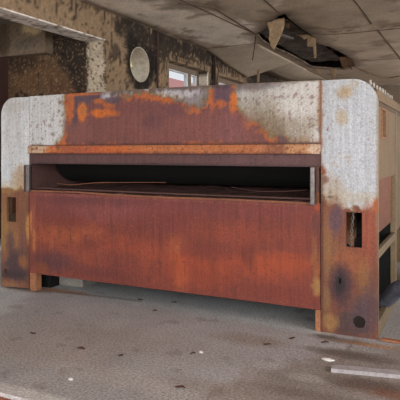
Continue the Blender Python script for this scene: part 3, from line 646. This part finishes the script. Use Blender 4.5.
# rusty strip by the right corner
xa, ya = G(381, 341)
bm = boxb(0, .42, -.03, .03, .002, .016, bev=.004)
bmesh.ops.transform(bm, matrix=Matrix.Translation((xa, ya+.02, 0))@Matrix.Rotation(math.radians(-3), 4, 'Z'), verts=bm.verts)
tag(obj('steel_strip', bm, M['rustorange']), 'flat orange rusty steel strip on the floor beyond the machine\'s right corner', 'metal strip')
# pale mortar crumb
def crumb(px, py, sx, sy, sz, name, mat, label, cat):
    x, y = G(px, py); bm = bmesh.new(); bmesh.ops.create_icosphere(bm, subdivisions=2, radius=1)
    for v in bm.verts:
        k = 1+.3*noise.noise(v.co*1.7+Vector((px, py, 0))); v.co = Vector((x+v.co.x*sx*k, y+v.co.y*sy*k, max(0.001, (v.co.z*.8+.7)*sz*k)))
    tag(obj(name, bm, mat), label, cat)
crumb(328, 361, .045, .02, .012, 'mortar_crumb', M['stone'], 'pale mortar crumb on the floor just left of the plank end', 'rubble')
crumb(71, 380, .018, .014, .008, 'mortar_crumb', M['stone'], 'small white mortar crumb on the concrete near the bottom left slab edge', 'rubble')
crumb(201, 353, .018, .012, .008, 'mortar_crumb', M['stone'], 'small white mortar crumb right of a dark leaf in the middle of the floor', 'rubble')
# dry leaves on the concrete
leaves = [(33, 334, .045, .3, 'dry brown leaf alone on the concrete at the far left of the floor'),
          (81, 349, .06, .1, 'long dry brown leaf on the concrete below the left quarter of the machine'),
          (121, 356, .04, 1.4, 'dark upright leaf on the concrete, next right from the long brown leaf'),
          (140, 300, .05, .2, 'brown leaf in the pale strip under the lower panel, left one'),
          (174, 303, .06, -.2, 'brown leaf in the pale strip under the lower panel, right one'),
          (193, 354, .035, .8, 'small dark leaf beside the white crumb in mid floor'),
          (267, 345, .05, .2, 'thin brown leaf on the floor left of the big round leaf'),
          (292, 339, .05, .9, 'dark reddish round leaf on the floor near the right leg'),
          (180, 388, .06, .1, 'long thin leaf on the concrete at the bottom middle of the floor'),
          (155, 311, .035, .5, 'tiny dark leaf just below the two leaves of the pale strip'),
          (325, 343, .05, .3, 'dark brown leaf on the damp patch below the right end panel')]
for px, py, L_, a, lab in leaves:
    L_ *= .8
    x, y = G(px, py); bm = bmesh.new(); rows = []
    for i in range(7):
        t = i/6; w = L_*.34*math.sin(math.pi*min(1, .05+t*.93))**.8; rows.append([bm.verts.new(((t-.5)*L_*1.3, s_*w, .004+.005*abs(s_)+.003*math.sin(t*5+px))) for s_ in (-1, 0, 1)])
    for i in range(6):
        for k in range(2): bm.faces.new((rows[i][k], rows[i][k+1], rows[i+1][k+1], rows[i+1][k]))
    zmin = min(v.co.z for v in bm.verts)
    bmesh.ops.transform(bm, matrix=Matrix.Translation((x, y, .002-zmin))@Matrix.Rotation(a, 4, 'Z'), verts=bm.verts)
    tag(obj('dry_leaf', bm, M['leaf'], solid=.0015, offset=1), lab, 'leaf', 'dry leaves scattered on the concrete floor')

# torn ceiling sheets: outlines (photo pixels on an upright plane at depth Y), curled in depth
def flap(pts, Y, mat, label, curl=.08, name='torn_ceiling_paper', cat='torn paper', th=.006, topz=None):
    o2 = [F(x, y, Y) for x, y in pts]
    bm = sheet2d(o2, step=.04)
    zt = max(q[1] for q in o2); um = sum(q[0] for q in o2)/len(o2)
    lay(bm, lambda u, v: (u, Y+curl*math.sin((zt-v)*6)+.5*curl*math.cos((u-um)*9)+.02*noise.noise(Vector((u*6, v*6, 1))), min(v, CZ+.02)))
    tag(obj(name, bm, mat, solid=th, smooth=True), label, cat)
flap([(266, 24), (268, 17), (276, 15.5), (284, 13.5), (283.5, 24), (281, 32), (277, 41), (273.5, 50), (270, 46), (267.5, 38), (268, 30)], 4.25, M['flap'], 'large pointed flap of beige ceiling paper hanging at the near end of the ceiling hole', .05)
flap([(285, 17), (289.5, 19), (288, 28), (284, 27)], 4.6, M['flapdark'], 'small brown scrap right of the large pointed ceiling flap', .04)
flap([(307, 32.5), (315, 33.5), (315, 44), (316, 57), (313.5, 58), (312, 46), (306, 46)], 5.8, M['flap'], 'narrow torn strip hanging from the middle of the ceiling hole edge', .05)
flap([(296, 30), (306, 33), (311, 36), (303, 39), (297, 34)], 5.6, M['flap'], 'short wide torn scrap left of the narrow hanging strip', .05)
flap([(338, 53), (346, 54), (353, 60), (355, 66), (350, 64.5), (352, 70), (347, 66), (344, 70), (341, 66)], 8.3, M['flapdark'], 'jagged scorched brown rag at the far right end of the ceiling hole', .06)
flap([(314, 67), (321, 68), (318.5, 75)], 9.7, M['flap'], 'small triangular pale scrap at the far left edge of the ceiling hole', .04)
flap([(328, 68), (336, 68.5), (334, 78.5), (331.5, 78), (331, 73)], 9.7, M['flap'], 'small pale scrap at the far edge of the ceiling hole, right of the triangular one', .04)
flap([(256.3, 58), (259.5, 58), (259, 82), (256.8, 82)], 8.0, M['flap'], 'long narrow strip dangling straight down left of the ceiling hole', .02)
flap([(212, 0.5), (214.5, -2), (236, -2), (238.5, 1.5), (237, 4), (233, 2), (222, 1)], 2.6, M['flap'], 'small curl of peeling paper at the top edge of the picture', .02) if False else None
# sagging boards between wall and hole
def sag(name, y0, y1, x0, x1, zfun, label):
    bm = sheet2d(rect(x0, x1, y0, y1), step=.09); lay(bm, lambda u, v: (u, v, zfun((u-x0)/(x1-x0), (v-y0)/(y1-y0))+.01*(x1-u)*noise.noise(Vector((u*3, v*3, 5)))))
    tag(obj(name, front_facing(bm, (0, 0, -1)), M['sheet'], solid=.004, smooth=True), label, 'ceiling sheet')
sag('ceiling_sheet', 6.0, 8.4, W+.02, -3.72, lambda a, b: CZ-.004-.30*(1-a)*b**1.2-.05*math.sin(math.pi*b)*(1-a*a), 'sagging beige ceiling sheet drooping along the wall beyond the drain pipe')
sag('ceiling_sheet', 8.0, 12.0, -4.5, -3.75, lambda a, b: CZ-.004-.12*math.sin(math.pi*b)*(1-a**3), 'long sagging beige ceiling sheet below the far left edge of the hole')
# dangling cables
cab = bez([(*c(256, 36), CZ+.02), (*G(254, 50, 3.2), 3.2), (*G(252.5, 60, 3.05), 3.05)], 8)
tag(obj('dangling_cable', tube(bmesh.new(), cab, .008, 6), M['rustdark']), 'short thin cable dangling at the near left corner of the ceiling hole', 'cable')
cab = bez([(*c(352, 66), CZ+.02), (*G(372, 74, 3.45), 3.45), (*G(385, 78, 3.44), 3.44), (*G(400, 76, 3.46), 3.46)], 8)
tag(obj('dangling_cable', tube(bmesh.new(), cab, .012, 6), M['flapdark']), 'brown cable running along the ceiling from the hole to the right', 'cable')

# ================================================================== OUTSIDE THE WINDOWS
struct('ground_outside', boxb(-70, -9.3, -60, 80, -.5, -.3), M['earth'], recentre=False)
struct('ground_outside_yard', boxb(-40, 40, -60, YB-.02, -.5, -.3), M['earth'], recentre=False)
hs = empty('house', (-15, 22, -.3), 'cream outbuilding with a long red-brown roof outside the window', 'building')
obj('wall', boxb(-18.0, -12.6, 12, 34, -.3, 4.2), M['render_'], hs)
bm = bmesh.new()
pr = [(-12.1, 4.1), (-15.3, 5.6), (-18.5, 4.1), (-15.3, 5.35)]
a = [bm.verts.new((x, 11.7, z)) for x, z in pr]; b = [bm.verts.new((x, 34.3, z)) for x, z in pr]
for i in range(4): bm.faces.new((a[i], a[(i+1) % 4], b[(i+1) % 4], b[i]))
bm.faces.new(a[::-1]); bm.faces.new(b); bmesh.ops.recalc_face_normals(bm, faces=bm.faces[:]); obj('roof', bm, M['roof'], hs)
for yy in (15, 18.5, 22, 26): obj('window', boxb(-12.6, -12.55, yy, yy+1, 2.2, 3.5), M['greyframe'], hs)
def plant(name, loc, h, r, mat, n, label, cat, trunk=.08):
    t = empty(name, loc, label, cat); x, y, z = loc
    obj('trunk', tube(bmesh.new(), [(x, y, z), (x+.05, y, z+h*.5), (x, y+.05, z+h*.85)], trunk, 8, radii=[trunk, trunk*.7, trunk*.3]), M['bark'], t)
    bm = bmesh.new()
    for i in range(n):
        q = Vector((random.gauss(0, 1), random.gauss(0, 1), random.gauss(0, 1))).normalized()*random.uniform(.4, 1)
        q = Vector((x+q.x*r, y+q.y*r, z+h*.68+q.z*h*.32)); s_ = random.uniform(.1, .2)
        e1 = Vector((random.uniform(-1, 1), random.uniform(-1, 1), random.uniform(-1, 1))).normalized()*s_; e2 = e1.orthogonal().normalized()*s_*.6
        bm.faces.new([bm.verts.new(q+k) for k in (-e1, e2, e1, -e2)])
    obj('foliage', bm, mat, t)
plant('bush', (-9.8, 14.0, -.3), 4.0, 1.1, M['green'], 900, 'green bush outside the near window', 'bush')
plant('bush', (-10.7, 18.6, -.3), 4.2, 1.2, M['green'], 900, 'green bush outside farther along the outbuilding', 'bush')
plant('tree', (-10.4, 11.6, -.3), 6.0, .9, M['autumn'], 1000, 'yellowing tree standing outside the round hole in the wall', 'tree', .14)
plant('tree', (-23, 26, -.3), 9.5, 2.6, M['autumn'], 1200, 'tall yellowing tree behind the red-brown roof', 'tree', .2)

# ================================================================== LIGHT, CAMERA
w = bpy.data.worlds.new('overcast_sky'); bpy.context.scene.world = w; w.use_nodes = True
nt = w.node_tree; bg = nt.nodes['Background']
tcn = nt.nodes.new('ShaderNodeTexCoord'); sp = nt.nodes.new('ShaderNodeSeparateXYZ'); nt.links.new(tcn.outputs['Generated'], sp.inputs[0])
mr = nt.nodes.new('ShaderNodeMapRange'); mr.inputs[1].default_value = -.6; mr.inputs[2].default_value = .8; mr.inputs[3].default_value = 1.9; mr.inputs[4].default_value = .75
nt.links.new(sp.outputs['Y'], mr.inputs[0]); nt.links.new(mr.outputs[0], bg.inputs['Strength'])
bg.inputs['Color'].default_value = (.93, .95, 1.0, 1)
def area(name, loc, rot, sx, sy, e, col=(1, 1, 1)):
    l = bpy.data.lights.new(name, 'AREA'); l.shape = 'RECTANGLE'; l.size = sx; l.size_y = sy; l.energy = e; l.color = col
    o = bpy.data.objects.new(name, l); C.objects.link(o); o.location = loc; o.rotation_euler = rot; return o
area('rear_fill', (-.6, YB-.1, 1.75), (math.radians(90), 0, 0), 8.2, 3.3, 250, (.97, .98, 1))  # added area lamp at the open rear, main frontal light; no gate there
area('right_fill_near', (XR+.4, -4.1, 2.0), (0, math.radians(90), 0), 2.4, 7.6, 400, (.98, .98, 1))  # added area lamp off to the right, brightens wall, floor and ceiling
area('right_fill_far', (XR+.4, 10, 2.0), (0, math.radians(90), 0), 2.4, 7.6, 330, (.98, .98, 1))  # added area lamp farther along the right, fills the room's depth
sl = bpy.data.lights.new('low_sun', 'SUN'); sl.energy = 4; sl.angle = math.radians(3); sl.color = (1, .97, .92)
so = bpy.data.objects.new('low_sun', sl); C.objects.link(so); so.rotation_euler = (math.radians(48), 0, math.radians(12))
cam = bpy.data.cameras.new('camera'); co = bpy.data.objects.new('camera', cam); C.objects.link(co)
co.location = (0, CY, EYE); co.rotation_euler = (math.radians(90), 0, math.atan2(SN, CS))
cam.sensor_width = 36; cam.lens = FL/400*36; cam.shift_y = -.12; cam.clip_start = .05; cam.clip_end = 300
sc = bpy.context.scene; sc.camera = co
sc.view_settings.view_transform = 'Standard'; sc.view_settings.look = 'None'; sc.view_settings.gamma = 1; sc.view_settings.use_curve_mapping = False
sc.view_settings.exposure = .5
